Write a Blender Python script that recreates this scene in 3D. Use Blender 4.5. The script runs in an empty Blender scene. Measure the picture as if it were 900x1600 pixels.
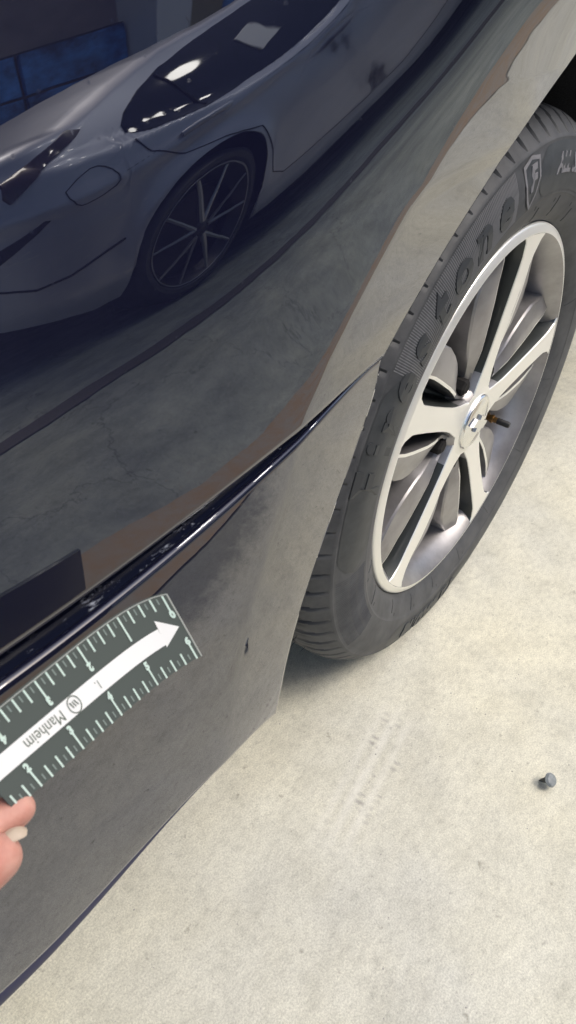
import bpy, bmesh, math, random
import numpy as np
from mathutils import Vector, Matrix
random.seed(7)
S = bpy.context.scene
COL = S.collection
PI = math.pi

# ------------------------------------------------------------------ camera
CAM = np.array([-0.77395, -0.25124, 0.79027])
MC = np.array([[0.59652, -0.466367, 0.653196], [-0.799752, -0.413872, 0.434865], [0.067533, -0.781801, -0.61986]])
cd = bpy.data.cameras.new('camera')
co = bpy.data.objects.new('camera', cd)
COL.objects.link(co)
rot = Matrix([[MC[i][0], -MC[i][1], -MC[i][2]] for i in range(3)]).to_4x4()
co.matrix_world = Matrix.Translation(Vector(CAM)) @ rot
cd.sensor_fit = 'VERTICAL'
cd.sensor_height = 24.0
cd.lens = 24.0 * 1150.0 / 1600.0
cd.clip_start = 0.02
cd.clip_end = 400
cd.dof.use_dof = True
cd.dof.focus_distance = 0.75
cd.dof.aperture_fstop = 16.0
S.camera = co

# ------------------------------------------------------------------ sky, sun, exposure
SUN_EL, SUN_AZ = math.radians(58), math.radians(-72)   # azimuth measured from +X towards +Y
w = bpy.data.worlds.new('World')
S.world = w
w.use_nodes = True
nt = w.node_tree
bg = nt.nodes['Background']
sk = nt.nodes.new('ShaderNodeTexSky')
sk.sky_type = 'NISHITA'
sk.sun_disc = False
sk.sun_elevation = SUN_EL
sk.sun_rotation = math.radians(90) - SUN_AZ
sk.air_density = 1.0
sk.dust_density = 4.0
sk.ozone_density = 1.0
nt.links.new(sk.outputs[0], bg.inputs[0])
bg.inputs[1].default_value = 0.14
sl = bpy.data.lights.new('sun', 'SUN')
sl.energy = 1.0
sl.angle = math.radians(22)
sl.color = (1.0, 0.965, 0.90)
so = bpy.data.objects.new('sun', sl)
COL.objects.link(so)
sd = Vector((math.cos(SUN_EL) * math.cos(SUN_AZ), math.cos(SUN_EL) * math.sin(SUN_AZ), math.sin(SUN_EL)))
so.rotation_euler = sd.to_track_quat('Z', 'Y').to_euler()
S.view_settings.view_transform = 'Standard'
S.view_settings.look = 'None'
S.view_settings.exposure = 0.60
S.view_settings.gamma = 1.0
S.cycles.max_bounces = 8
S.cycles.glossy_bounces = 5
S.cycles.transmission_bounces = 6

# ------------------------------------------------------------------ materials
def mat(name, col, rough=0.5, metal=0.0, **kw):
    m = bpy.data.materials.new(name)
    m.use_nodes = True
    b = m.node_tree.nodes['Principled BSDF']
    b.inputs['Base Color'].default_value = (*col, 1)
    b.inputs['Roughness'].default_value = rough
    b.inputs['Metallic'].default_value = metal
    for k, v in kw.items():
        b.inputs[k].default_value = v
    return m
def nodes(m):
    t = m.node_tree
    return t, t.nodes['Principled BSDF'], t.nodes, t.links
def noise_col(m, c1, c2, scale, detail=6, rough=0.6, lo=0.35, hi=0.65, coord='Object'):
    t, b, N, L = nodes(m)
    tc = N.new('ShaderNodeTexCoord')
    n = N.new('ShaderNodeTexNoise')
    n.inputs['Scale'].default_value = scale
    n.inputs['Detail'].default_value = detail
    n.inputs['Roughness'].default_value = rough
    r = N.new('ShaderNodeValToRGB')
    r.color_ramp.elements[0].position = lo
    r.color_ramp.elements[1].position = hi
    r.color_ramp.elements[0].color = (*c1, 1)
    r.color_ramp.elements[1].color = (*c2, 1)
    L.new(tc.outputs[coord], n.inputs['Vector'])
    L.new(n.outputs[0], r.inputs[0])
    L.new(r.outputs[0], b.inputs['Base Color'])
    return n, r
def bump(m, src, strength, dist=0.001):
    t, b, N, L = nodes(m)
    bp = N.new('ShaderNodeBump')
    bp.inputs['Strength'].default_value = strength
    bp.inputs['Distance'].default_value = dist
    L.new(src, bp.inputs['Height'])
    L.new(bp.outputs[0], b.inputs['Normal'])

# car paint: dark navy metallic under clear coat, with a thin film of road dust
paint = mat('navy_paint', (0.004, 0.005, 0.016), 0.35, 0.0, **{'Specular IOR Level': 0.0})
t, b, N, L = nodes(paint)
b.inputs['IOR'].default_value = 1.5
b.inputs['Coat Weight'].default_value = 1.0
b.inputs['Coat IOR'].default_value = 2.15
b.inputs['Coat Roughness'].default_value = 0.012
tc = N.new('ShaderNodeTexCoord')
n1 = N.new('ShaderNodeTexNoise'); n1.inputs['Scale'].default_value = 9; n1.inputs['Detail'].default_value = 5
n2 = N.new('ShaderNodeTexNoise'); n2.inputs['Scale'].default_value = 1400; n2.inputs['Detail'].default_value = 2
r1 = N.new('ShaderNodeValToRGB')
r1.color_ramp.elements[0].position = 0.35; r1.color_ramp.elements[0].color = (0.0065, 0.0072, 0.021, 1)
r1.color_ramp.elements[1].position = 0.7; r1.color_ramp.elements[1].color = (0.0105, 0.0115, 0.026, 1)
r2 = N.new('ShaderNodeValToRGB')
r2.color_ramp.elements[0].position = 0.3; r2.color_ramp.elements[0].color = (0.78, 0.78, 0.78, 1)
r2.color_ramp.elements[1].position = 0.75; r2.color_ramp.elements[1].color = (1.3, 1.3, 1.3, 1)
mx = N.new('ShaderNodeMix'); mx.data_type = 'RGBA'; mx.blend_type = 'MULTIPLY'; mx.inputs[0].default_value = 1
L.new(tc.outputs['Object'], n1.inputs['Vector']); L.new(tc.outputs['Object'], n2.inputs['Vector'])
L.new(n1.outputs[0], r1.inputs[0]); L.new(n2.outputs[0], r2.inputs[0])
L.new(r1.outputs[0], mx.inputs[6]); L.new(r2.outputs[0], mx.inputs[7])
L.new(mx.outputs[2], b.inputs['Base Color'])
n3 = N.new('ShaderNodeTexNoise'); n3.inputs['Scale'].default_value = 70; n3.inputs['Detail'].default_value = 1
L.new(tc.outputs['Object'], n3.inputs['Vector'])
bp = N.new('ShaderNodeBump'); bp.inputs['Strength'].default_value = 1; bp.inputs['Distance'].default_value = .000011
L.new(n3.outputs[0], bp.inputs['Height']); L.new(bp.outputs[0], b.inputs['Coat Normal'])
# specks of dust and dried spray on the clear coat
n4 = N.new('ShaderNodeTexNoise'); n4.inputs['Scale'].default_value = 260; n4.inputs['Detail'].default_value = 1
L.new(tc.outputs['Object'], n4.inputs['Vector'])
mr4 = N.new('ShaderNodeMapRange'); mr4.inputs[1].default_value = .72; mr4.inputs[2].default_value = .80; mr4.inputs[3].default_value = .008; mr4.inputs[4].default_value = .14
L.new(n4.outputs[0], mr4.inputs[0]); L.new(mr4.outputs[0], b.inputs['Coat Roughness'])

dark_plastic = mat('black_plastic', (0.008, 0.009, 0.013), 0.45)
gap_paint = mat('navy_flange_paint', (0.006, 0.008, 0.02), 0.22, 0.0, **{'Coat Weight': 0.6, 'Coat Roughness': 0.1})
liner_m = mat('wheel_liner_felt', (0.012, 0.012, 0.015), 0.95)
n_, r_ = noise_col(liner_m, (0.006, 0.006, 0.009), (0.04, 0.04, 0.048), 900, 2)
bump(liner_m, n_.outputs[0], 0.6, 0.002)
t, b, N, L = nodes(gap_paint)
tc = N.new('ShaderNodeTexCoord'); mp = N.new('ShaderNodeMapping'); mp.inputs['Scale'].default_value = (1, 2.5, 2.5)
n1 = N.new('ShaderNodeTexNoise'); n1.inputs['Scale'].default_value = 130; n1.inputs['Detail'].default_value = 7; n1.inputs['Roughness'].default_value = .7
n2 = N.new('ShaderNodeTexNoise'); n2.inputs['Scale'].default_value = 16; n2.inputs['Detail'].default_value = 2
L.new(tc.outputs['Object'], mp.inputs[0]); L.new(mp.outputs[0], n1.inputs['Vector']); L.new(tc.outputs['Object'], n2.inputs['Vector'])
ad = N.new('ShaderNodeMath'); ad.operation = 'MULTIPLY'; L.new(n1.outputs[0], ad.inputs[0]); L.new(n2.outputs[0], ad.inputs[1])
r1 = N.new('ShaderNodeValToRGB')
for e_, (p_, c_) in zip(r1.color_ramp.elements, ((.305, (.006, .008, .02, 1)), (.385, (.36, .39, .46, 1)))): e_.position = p_; e_.color = c_
L.new(ad.outputs[0], r1.inputs[0]); L.new(r1.outputs[0], b.inputs['Base Color'])
clip_m = mat('clip_steel', (0.55, 0.56, 0.6), 0.3, 0.9)

machined = mat('machined_aluminium', (0.93, 0.925, 0.875), 0.30, 0.55)
t, b, N, L = nodes(machined)
tc = N.new('ShaderNodeTexCoord'); n1 = N.new('ShaderNodeTexNoise'); n1.inputs['Scale'].default_value = 300
mp = N.new('ShaderNodeMapping'); mp.inputs['Scale'].default_value = (0.12, 1, 1)
L.new(tc.outputs['Object'], mp.inputs[0]); L.new(mp.outputs[0], n1.inputs['Vector'])
mr = N.new('ShaderNodeMapRange'); mr.inputs[3].default_value = 0.24; mr.inputs[4].default_value = 0.40
L.new(n1.outputs[0], mr.inputs[0]); L.new(mr.outputs[0], b.inputs['Roughness'])
rimpaint = mat('grey_rim_paint', (0.40, 0.385, 0.39), 0.28, 0.7, **{'Coat Weight': 0.15, 'Coat Roughness': 0.12})
n_, r_ = noise_col(rimpaint, (0.28, 0.272, 0.272), (0.40, 0.39, 0.395), 22, 6)
n2 = rimpaint.node_tree.nodes.new('ShaderNodeMapRange'); n2.inputs[3].default_value = .30; n2.inputs[4].default_value = .50
rimpaint.node_tree.links.new(n_.outputs[0], n2.inputs[0]); rimpaint.node_tree.links.new(n2.outputs[0], rimpaint.node_tree.nodes['Principled BSDF'].inputs['Roughness'])
pocket_m = mat('shaded_pocket_grey', (0.045, 0.05, 0.048), 0.35, 0.4, **{'Coat Weight': 0.3})  # spoke channels darkened in colour for the shade inside them
chrome = mat('chrome_cap', (0.82, 0.82, 0.80), 0.16, 0.95)
brass = mat('brass_stem', (0.36, 0.22, 0.09), 0.35, 0.9)
black_cap = mat('black_rubber_cap', (0.012, 0.012, 0.013), 0.5)
rust = mat('rusty_brake_iron', (0.06, 0.035, 0.022), 0.9, 0.0, **{'Specular IOR Level': .2})
noise_col(rust, (0.004, 0.003, 0.003), (0.022, 0.012, 0.008), 40, 5)
iron = mat('dark_brake_iron', (0.016, 0.015, 0.015), 0.8, 0.0, **{'Specular IOR Level': .3})

# tyre rubber: dusty grey, fine radial ribs behind the lettering
rubber = mat('tyre_rubber', (0.05, 0.05, 0.054), 0.62)
noise_col(rubber, (0.047, 0.050, 0.056), (0.088, 0.091, 0.097), 28, 8, 0.65)
smooth_rubber = mat('smooth_rubber', (0.036, 0.036, 0.042), 0.5)
noise_col(smooth_rubber, (0.030, 0.034, 0.039), (0.050, 0.055, 0.060), 60, 6)
letter_rubber = mat('letter_rubber', (0.040, 0.044, 0.049), 0.5)
rib_rubber = mat('lit_rib_rubber', (0.19, 0.193, 0.205), 0.6)  # ribs coloured lighter for the light they catch
pale_rubber = mat('scuffed_letter_rubber', (0.19, 0.19, 0.205), 0.7)

# ------------------------------------------------------------------ object helpers
def tag(o, label=None, cat=None, group=None, kind=None):
    if label: o['label'] = label
    if cat: o['category'] = cat
    if group: o['group'] = group
    if kind: o['kind'] = kind
    return o
def empty(name, loc=(0, 0, 0), parent=None):
    o = bpy.data.objects.new(name, None)
    COL.objects.link(o)
    o.location = loc
    if parent: o.parent = parent
    return o
def link(name, me, parent=None, smooth=True, auto=None):
    o = bpy.data.objects.new(name, me)
    COL.objects.link(o)
    if parent:
        o.parent = parent
        bpy.context.view_layer.update()
        o.matrix_parent_inverse = parent.matrix_world.inverted()
    if smooth:
        me.polygons.foreach_set('use_smooth', [True] * len(me.polygons))
        if auto is not None:
            bm = bmesh.new(); bm.from_mesh(me)
            for e in bm.edges:
                if len(e.link_faces) == 2 and e.calc_face_angle(0) > auto: e.smooth = False
            bm.to_mesh(me); bm.free()
    me.update()
    return o
def mesh(name, verts, faces, mats, parent=None, smooth=True, auto=None, fmat=None):
    me = bpy.data.meshes.new(name)
    me.from_pydata([tuple(map(float, v)) for v in verts], [], [tuple(map(int, f)) for f in faces])
    for m in (mats if isinstance(mats, (list, tuple)) else [mats]): me.materials.append(m)
    if fmat is not None: me.polygons.foreach_set('material_index', fmat)
    return link(name, me, parent, smooth, auto)
def grid_faces(nr, nc, flip=False, off=0, close=False):
    F = []
    for i in range(nr - 1):
        for j in range(nc if close else nc - 1):
            a, b_, c, d = i * nc + j, i * nc + (j + 1) % nc, (i + 1) * nc + (j + 1) % nc, (i + 1) * nc + j
            F.append((off + a, off + d, off + c, off + b_) if flip else (off + a, off + b_, off + c, off + d))
    return F
def box(bm, c, s, rotm=None):
    r = bmesh.ops.create_cube(bm, size=1)
    for v in r['verts']:
        p = Vector((v.co.x * s[0], v.co.y * s[1], v.co.z * s[2]))
        if rotm: p = rotm @ p
        v.co = p + Vector(c)
    return r['verts']
def bm_obj(name, bm, m, parent=None, smooth=False, auto=None):
    me = bpy.data.meshes.new(name)
    bm.to_mesh(me); bm.free()
    for q in (m if isinstance(m, (list, tuple)) else [m]): me.materials.append(q)
    return link(name, me, parent, smooth, auto)
def tube(name, pts, rad, m, parent=None, seg=10, caps=True):
    pts = [Vector(p) for p in pts]
    V, F = [], []
    up = Vector((0.123, 0.2, 0.97)).normalized()
    for i, p in enumerate(pts):
        d = (pts[min(i + 1, len(pts) - 1)] - pts[max(i - 1, 0)]).normalized()
        a = d.cross(up).normalized(); c = d.cross(a)
        rr = rad[i] if isinstance(rad, (list, tuple)) else rad
        for k in range(seg):
            t_ = 2 * PI * k / seg
            V.append(p + a * (rr * math.cos(t_)) + c * (rr * math.sin(t_)))
    F = grid_faces(len(pts), seg, close=True)
    if caps:
        F.append(tuple(range(seg))[::-1]); F.append(tuple(range(len(V) - seg, len(V))))
    return mesh(name, V, F, m, parent, True, 0.7)
def text_geo(s, size=1.0, shear=0.0, offset=0.0, extrude=0.0, res=3):
    cu = bpy.data.curves.new('t', 'FONT')
    cu.body = s; cu.size = size; cu.shear = shear; cu.offset = offset; cu.extrude = extrude
    cu.resolution_u = res
    cu.align_x = 'CENTER'; cu.align_y = 'CENTER'
    o = bpy.data.objects.new('t', cu)
    COL.objects.link(o)
    dg = bpy.context.evaluated_depsgraph_get()
    me = o.evaluated_get(dg).to_mesh()
    V = [tuple(v.co) for v in me.vertices]; F = [tuple(p.vertices) for p in me.polygons]
    bpy.data.objects.remove(o); bpy.data.curves.remove(cu)
    return V, F

# ------------------------------------------------------------------ body surface of the near car (outward offset y = -h(x, z))
SX0, SX1, SNX, SZ0, SZ1, SNZ = -.80, 0.0, 11, .48, .84, 10
SDX, SDZ = (SX1 - SX0) / (SNX - 3), (SZ1 - SZ0) / (SNZ - 3)
CH = np.array([[922, 718, 572, 477, 418, 382, 350, 300, 217, 95], [704, 681, 649, 605, 564, 512, 437, 310, 127, -116], [483, 632, 684, 644, 613, 563, 462, 310, 104, -167], [268, 567, 663, 607, 560, 526, 425, 316, 145, -62], [87, 476, 636, 562, 515, 502, 443, 344, 253, 188], [0, 347, 528, 508, 434, 417, 445, 429, 467, 539], [70, 277, 390, 396, 349, 346, 440, 599, 745, 923], [326, 358, 353, 316, 299, 330, 398, 598, 908, 1266], [777, 608, 462, 348, 285, 283, 377, 580, 957, 1495], [1422, 1035, 719, 472, 298, 219, 283, 512, 936, 1582], [2260, 1645, 1114, 671, 335, 147, 151, 380, 838, 1526]], float) / 10000
def _bw(t): return np.stack([(1 - t) ** 3 / 6, (3 * t ** 3 - 6 * t ** 2 + 4) / 6, (-3 * t ** 3 + 3 * t ** 2 + 3 * t + 1) / 6, t ** 3 / 6], -1)
def _bd(t): return np.stack([-(1 - t) ** 2 / 2, (3 * t ** 2 - 4 * t) / 2, (-3 * t ** 2 + 2 * t + 1) / 2, t ** 2 / 2], -1)
def hspl(x, z):
    xc = np.clip(x, SX0 + 1e-6, SX1 - 1e-6); zc = np.clip(z, SZ0 + 1e-6, .80)
    a = (xc - SX0) / SDX; c = (zc - SZ0) / SDZ
    i = np.clip(np.floor(a).astype(int), 0, SNX - 4); j = np.clip(np.floor(c).astype(int), 0, SNZ - 4)
    wa, wb, db = _bw(a - i), _bw(c - j), _bd(c - j) / SDZ
    G = CH[(i[:, None] + np.arange(4))[:, :, None], (j[:, None] + np.arange(4))[:, None, :]]
    h = np.einsum('nab,na,nb->n', G, wa, wb); hz = np.einsum('nab,na,nb->n', G, wa, db)
    d = z - zc
    bl = np.clip((x + .09) / .14, 0, 1); bl = bl * bl * (3 - 2 * bl)
    return (h + hz * d - 1.3 * d * np.abs(d)) * (1 - bl) + .035 * bl
CZ = [0.15, 0.4144, 0.4425, 0.4723, 0.4984, 0.5402, 0.5543, 0.5747, 0.5968, 0.6151, 0.6287, 0.642, 0.6588, 0.6713, 0.6905, 0.7097, 0.7228, 0.738, 0.7463, 0.7609, 0.8, 1.0]
CX = [-0.5618, -0.5518, -0.5436, -0.5337, -0.5165, -0.4895, -0.482, -0.4698, -0.4475, -0.4221, -0.4011, -0.3805, -0.356, -0.3296, -0.3092, -0.292, -0.2817, -0.2625, -0.2535, -0.2335, -0.1735, 0.0665]
def band(x, z):
    d = (x - np.interp(z, CZ, CX)) * .72
    s = np.interp(z, [.2, .5, .6, .66, .72, .8], [.13, .11, .085, .08, .035, .02])
    return -s * (.5 * (d + np.sqrt(d * d + .005 ** 2)))
def hq(x, z):
    x = np.asarray(x, float); z = np.asarray(z, float)
    return hspl(x, z) + band(x, z)
TZ = np.linspace(.15, .60, 181)
TT = np.interp(TZ, [.15, .30, .38, .44, .50, .53, .60], [-8, -5, -1, 3, 4.5, 4.5, 4.5])
TI = np.concatenate([[0], np.cumsum(.5 * (np.tan(np.radians(TT[1:])) + np.tan(np.radians(TT[:-1]))) * np.diff(TZ))])
T545 = np.interp(.545, TZ, TI)
def hb(x, z):
    x = np.asarray(x, float); z = np.asarray(z, float)
    return hspl(x, np.full_like(x, .545)) - (np.interp(z, TZ, TI) - T545) + band(x, z) + np.interp(x, [-.7, -.36], [.006, .0])
def fit(pts, deg, inv=False):
    p = np.array(pts)
    return np.polyfit(p[:, 1], p[:, 0], deg) if inv else np.polyfit(p[:, 0], p[:, 1], deg)
SQ = [(-0.682, 0.5661), (-0.656, 0.5673), (-0.6239, 0.5657), (-0.5944, 0.5654), (-0.5616, 0.5672), (-0.5253, 0.568), (-0.4937, 0.5662), (-0.4692, 0.5703), (-0.4463, 0.5676), (-0.4063, 0.5666), (-0.3466, 0.5611)]
AQ = [(-0.3466, 0.5611), (-0.3266, 0.5708), (-0.2896, 0.586), (-0.26, 0.6054), (-0.2062, 0.6393), (-0.1657, 0.6563), (-0.1468, 0.6814), (-0.1194, 0.7001), (-0.1059, 0.7132), (-0.0936, 0.729)]
SB = [(-0.6884, 0.5567), (-0.6607, 0.5557), (-0.6281, 0.5567), (-0.622, 0.5555), (-0.5708, 0.5583), (-0.5396, 0.5578), (-0.5251, 0.5619), (-0.4761, 0.5625), (-0.4402, 0.5638), (-0.404, 0.5638), (-0.3412, 0.5572)]
AB = [(-0.4756, 0.3085), (-0.4766, 0.3378), (-0.4661, 0.3757), (-0.4533, 0.4209), (-0.429, 0.4548), (-0.4008, 0.4708), (-0.3785, 0.4936), (-0.3576, 0.5333), (-0.3448, 0.5568)]
BO = [(-0.4756, 0.3085), (-0.5115, 0.3286), (-0.5569, 0.3502), (-0.5906, 0.3565), (-0.6207, 0.3566), (-0.6585, 0.3533), (-0.6963, 0.3532), (-0.7169, 0.3556), (-0.7358, 0.357)]
def pl(c, x, lo): return np.polyval(c, np.maximum(x, lo))
fSQ, fAQ, fSB, fBO = fit(SQ, 4), fit(AQ, 3), fit(SB, 4), fit(BO, 3)
def seam_q(x): return pl(fSQ, x, -.68)
def seam_b(x): return pl(fSB, x, -.686)
def bot_b(x): return pl(fBO, x, -.733)
ABz = np.array([p[1] for p in AB]); ABx = np.array([p[0] for p in AB])
fAB = np.polyfit(ABz, ABx, 4)
def arch_b(z): return np.polyval(fAB, np.clip(z, .3174, .5584))
def low_q(x):
    x = np.asarray(x, float)
    a = np.polyval(fAQ, np.clip(x, -.3495, -.0936))
    cz = .335 + np.sqrt(np.maximum(.405 ** 2 - x * x, 0))
    z = np.where(x < -.3495, seam_q(x), np.where(x < -.0936, a, np.where(x > .41, .30, cz)))
    return z

RZ = 0.335
# ------------------------------------------------------------------ floor
floor_m = mat('concrete', (0.45, 0.43, 0.39), 0.75)
t, b, N, L = nodes(floor_m)
tc = N.new('ShaderNodeTexCoord')
def nz(scale, detail, rough=.6, stretch=None, warp=None):
    n = N.new('ShaderNodeTexNoise'); n.inputs['Scale'].default_value = scale; n.inputs['Detail'].default_value = detail; n.inputs['Roughness'].default_value = rough
    if stretch:
        mp = N.new('ShaderNodeMapping'); mp.inputs['Scale'].default_value = stretch[:3]; mp.inputs['Rotation'].default_value = (0, 0, stretch[3])
        L.new(tc.outputs['Object'], mp.inputs[0]); L.new(mp.outputs[0], n.inputs['Vector'])
    else: L.new(tc.outputs['Object'], n.inputs['Vector'])
    return n
def ramp(src, *els):
    r = N.new('ShaderNodeValToRGB')
    while len(r.color_ramp.elements) < len(els): r.color_ramp.elements.new(.5)
    for e, (p, c) in zip(r.color_ramp.elements, els):
        e.position = p; e.color = (*c, 1) if len(c) == 3 else c
    L.new(src, r.inputs[0]); return r
def mixc(a, c, fac, mode='MIX'):
    m = N.new('ShaderNodeMix'); m.data_type = 'RGBA'; m.blend_type = mode
    for s, i in ((a, 6), (c, 7)):
        if isinstance(s, tuple): m.inputs[i].default_value = (*s, 1)
        else: L.new(s, m.inputs[i])
    if isinstance(fac, (int, float)): m.inputs[0].default_value = fac
    else: L.new(fac, m.inputs[0])
    return m.outputs[2]
big = nz(3.2, 8, .62)
r_big = ramp(big.outputs[0], (.30, (.515, .508, .455)), (.5, (.585, .577, .512)), (.72, (.635, .624, .552)))
mid = nz(24, 8, .7)
r_mid = ramp(mid.outputs[0], (.28, (.86, .86, .855)), (.50, (1, 1, 1)), (.75, (1.09, 1.09, 1.08)))
fine = nz(520, 5, .8)
r_fine = ramp(fine.outputs[0], (.30, (.64, .64, .63)), (.5, (1, 1, 1)), (.70, (1.28, 1.28, 1.27)))
smear = nz(9, 7, .68, (.55, 1.9, 1, .3))
r_sm = ramp(smear.outputs[0], (.30, (.90, .895, .885)), (.5, (1, 1, 1)), (.7, (1.04, 1.04, 1.04)))
spots = nz(58, 3, .5)
r_sp = ramp(spots.outputs[0], (.24, (.62, .61, .60)), (.33, (1, 1, 1)))
warm = nz(1.7, 4)
r_w = ramp(warm.outputs[0], (.36, (.98, .985, .99)), (.64, (1.03, 1.005, .91)))
c = r_big.outputs[0]
mot = nz(85, 7, .72, (1.0, 1.5, 1, .5))
r_mot = ramp(mot.outputs[0], (.30, (.80, .80, .79)), (.47, (.98, .98, .975)), (.68, (1.09, 1.09, 1.08)))
for rr_ in (r_mid, r_mot, r_fine, r_sm, r_sp, r_w): c = mixc(c, rr_.outputs[0], 1.0, 'MULTIPLY')
# the bay beyond the painted line is an older, greyer slab
sep = N.new('ShaderNodeSeparateXYZ'); L.new(tc.outputs['Object'], sep.inputs[0])
wob = nz(30, 4)
ad = N.new('ShaderNodeMath'); ad.operation = 'MULTIPLY_ADD'; ad.inputs[1].default_value = .015
L.new(wob.outputs[0], ad.inputs[0]); L.new(sep.outputs[1], ad.inputs[2])
mrr = N.new('ShaderNodeMapRange'); mrr.inputs[1].default_value = -.70; mrr.inputs[2].default_value = -.68; mrr.inputs[3].default_value = 1; mrr.inputs[4].default_value = 0
L.new(ad.outputs[0], mrr.inputs[0])
wear = nz(7, 9, .74, (.55, 1.6, 1, .25))
r_wear = ramp(wear.outputs[0], (.30, (.27, .31, .34)), (.50, (.42, .475, .505)), (.70, (.60, .655, .68)))
crk = N.new('ShaderNodeTexVoronoi'); crk.feature = 'DISTANCE_TO_EDGE'; crk.inputs['Scale'].default_value = 1.6
cw = nz(6, 5); cmx = N.new('ShaderNodeVectorMath'); cmx.operation = 'MULTIPLY_ADD'; cmx.inputs[1].default_value = (.35, .35, 0)
L.new(cw.outputs[1], cmx.inputs[0]); L.new(tc.outputs['Object'], cmx.inputs[2]); L.new(cmx.outputs[0], crk.inputs['Vector'])
r_ck = ramp(crk.outputs[0], (.0, (.45, .45, .45)), (.006, (1, 1, 1)))
grey = mixc(mixc(c, r_wear.outputs[0], 1.0, 'MULTIPLY'), r_ck.outputs[0], .8, 'MULTIPLY')
c = mixc(c, grey, mrr.outputs[0])
# pale streaks and tread rows left in the dust by a tyre
sm_ = N.new('ShaderNodeMapping'); sm_.vector_type = 'POINT'
sm_.inputs['Location'].default_value = (.285, .075, 0)
rt_ = N.new('ShaderNodeVectorRotate'); rt_.rotation_type = 'Z_AXIS'; rt_.inputs['Angle'].default_value = math.radians(-8)
L.new(tc.outputs['Object'], sm_.inputs[0]); L.new(sm_.outputs[0], rt_.inputs[0])
sp_ = N.new('ShaderNodeSeparateXYZ'); L.new(rt_.outputs[0], sp_.inputs[0])
def mth(op, a_, b_=None, c_=None):
    m_ = N.new('ShaderNodeMath'); m_.operation = op
    for i_, q_ in enumerate((a_, b_, c_)):
        if q_ is None: continue
        if isinstance(q_, (int, float)): m_.inputs[i_].default_value = q_
        else: L.new(q_, m_.inputs[i_])
    return m_.outputs[0]
def mrange(src, a0_, a1_, b0_, b1_, smooth_=True):
    m_ = N.new('ShaderNodeMapRange'); m_.interpolation_type = 'SMOOTHSTEP' if smooth_ else 'LINEAR'
    for i_, q_ in enumerate((a0_, a1_, b0_, b1_)): m_.inputs[i_ + 1].default_value = q_
    L.new(src, m_.inputs[0]); return m_.outputs[0]
envx = mrange(mth('ABSOLUTE', sp_.outputs[0]), .04, .14, 1, 0)
envy = mrange(mth('ABSOLUTE', sp_.outputs[1]), .012, .040, 1, 0)
rows_ = mth('MULTIPLY_ADD', mth('SINE', mth('MULTIPLY', sp_.outputs[1], 330.0)), .5, .5)
brk = mrange(smear.outputs[0], .35, .6, .35, 1)
tmask = mth('MULTIPLY', mth('MULTIPLY', envx, envy), mth('MULTIPLY', rows_, brk))
c = mixc(c, (.76, .75, .70), mth('MULTIPLY', tmask, .35))
bl_ = mth('MULTIPLY_ADD', mth('SINE', mth('MULTIPLY', sp_.outputs[0], 620.0)), .5, .5)
dmask = mth('MULTIPLY', mth('MULTIPLY', mth('MULTIPLY', envx, envy), mth('SUBTRACT', 1, rows_)), mth('MULTIPLY', bl_, mrange(mid.outputs[0], .5, .58, 0, 1)))
c = mixc(c, (.27, .26, .245), mth('MULTIPLY', dmask, .8))
# soft shadow of the standing person, painted into the concrete near the line
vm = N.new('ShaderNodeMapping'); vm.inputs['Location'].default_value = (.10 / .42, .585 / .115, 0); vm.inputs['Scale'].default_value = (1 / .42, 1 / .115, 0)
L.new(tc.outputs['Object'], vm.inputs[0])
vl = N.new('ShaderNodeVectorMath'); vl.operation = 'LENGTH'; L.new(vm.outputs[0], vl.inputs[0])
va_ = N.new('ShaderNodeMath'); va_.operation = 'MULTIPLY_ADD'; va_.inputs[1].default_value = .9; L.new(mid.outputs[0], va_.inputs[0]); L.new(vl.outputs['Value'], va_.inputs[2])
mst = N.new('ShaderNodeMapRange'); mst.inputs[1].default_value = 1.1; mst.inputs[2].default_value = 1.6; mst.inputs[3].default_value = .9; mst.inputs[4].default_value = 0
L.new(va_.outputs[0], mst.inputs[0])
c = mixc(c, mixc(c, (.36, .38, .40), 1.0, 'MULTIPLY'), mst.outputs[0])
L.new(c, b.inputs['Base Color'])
hsum = N.new('ShaderNodeMath'); hsum.operation = 'ADD'
L.new(fine.outputs[0], hsum.inputs[0]); L.new(mid.outputs[0], hsum.inputs[1])
bump(floor_m, hsum.outputs[0], 0.35, 0.0015)
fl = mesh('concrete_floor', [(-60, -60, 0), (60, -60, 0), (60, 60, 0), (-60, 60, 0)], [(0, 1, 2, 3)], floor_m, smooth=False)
tag(fl, 'pale worn concrete floor under the car', kind='structure')

def strip_obj(name, m, x0, x1, yc, hw, z, seed, label):
    rnd = random.Random(seed); V = []; n = 160
    for i in range(n + 1):
        x = x0 + (x1 - x0) * i / n
        V += [(x, yc - hw + rnd.uniform(-.004, .004), z), (x, yc + hw + rnd.uniform(-.004, .004), z)]
    F = [(2 * i, 2 * i + 2, 2 * i + 3, 2 * i + 1) for i in range(n)]
    return tag(mesh(name, V, F, m, smooth=False), label, kind='structure')
line_m = mat('worn_orange_paint', (.34, .17, .06), .6)
noise_col(line_m, (.31, .275, .22), (.33, .225, .125), 14, 8, .7, .36, .62)
strip_obj('floor_line', line_m, -4, 9, -.685, .112, .004, 3, 'worn orange painted line on the concrete beside the car')
joint_m = mat('dark_joint', (.085, .08, .078), .8)
strip_obj('floor_joint', joint_m, -4, 9, -1.285, .033, .004, 5, 'dark filled joint running along the concrete')
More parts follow.
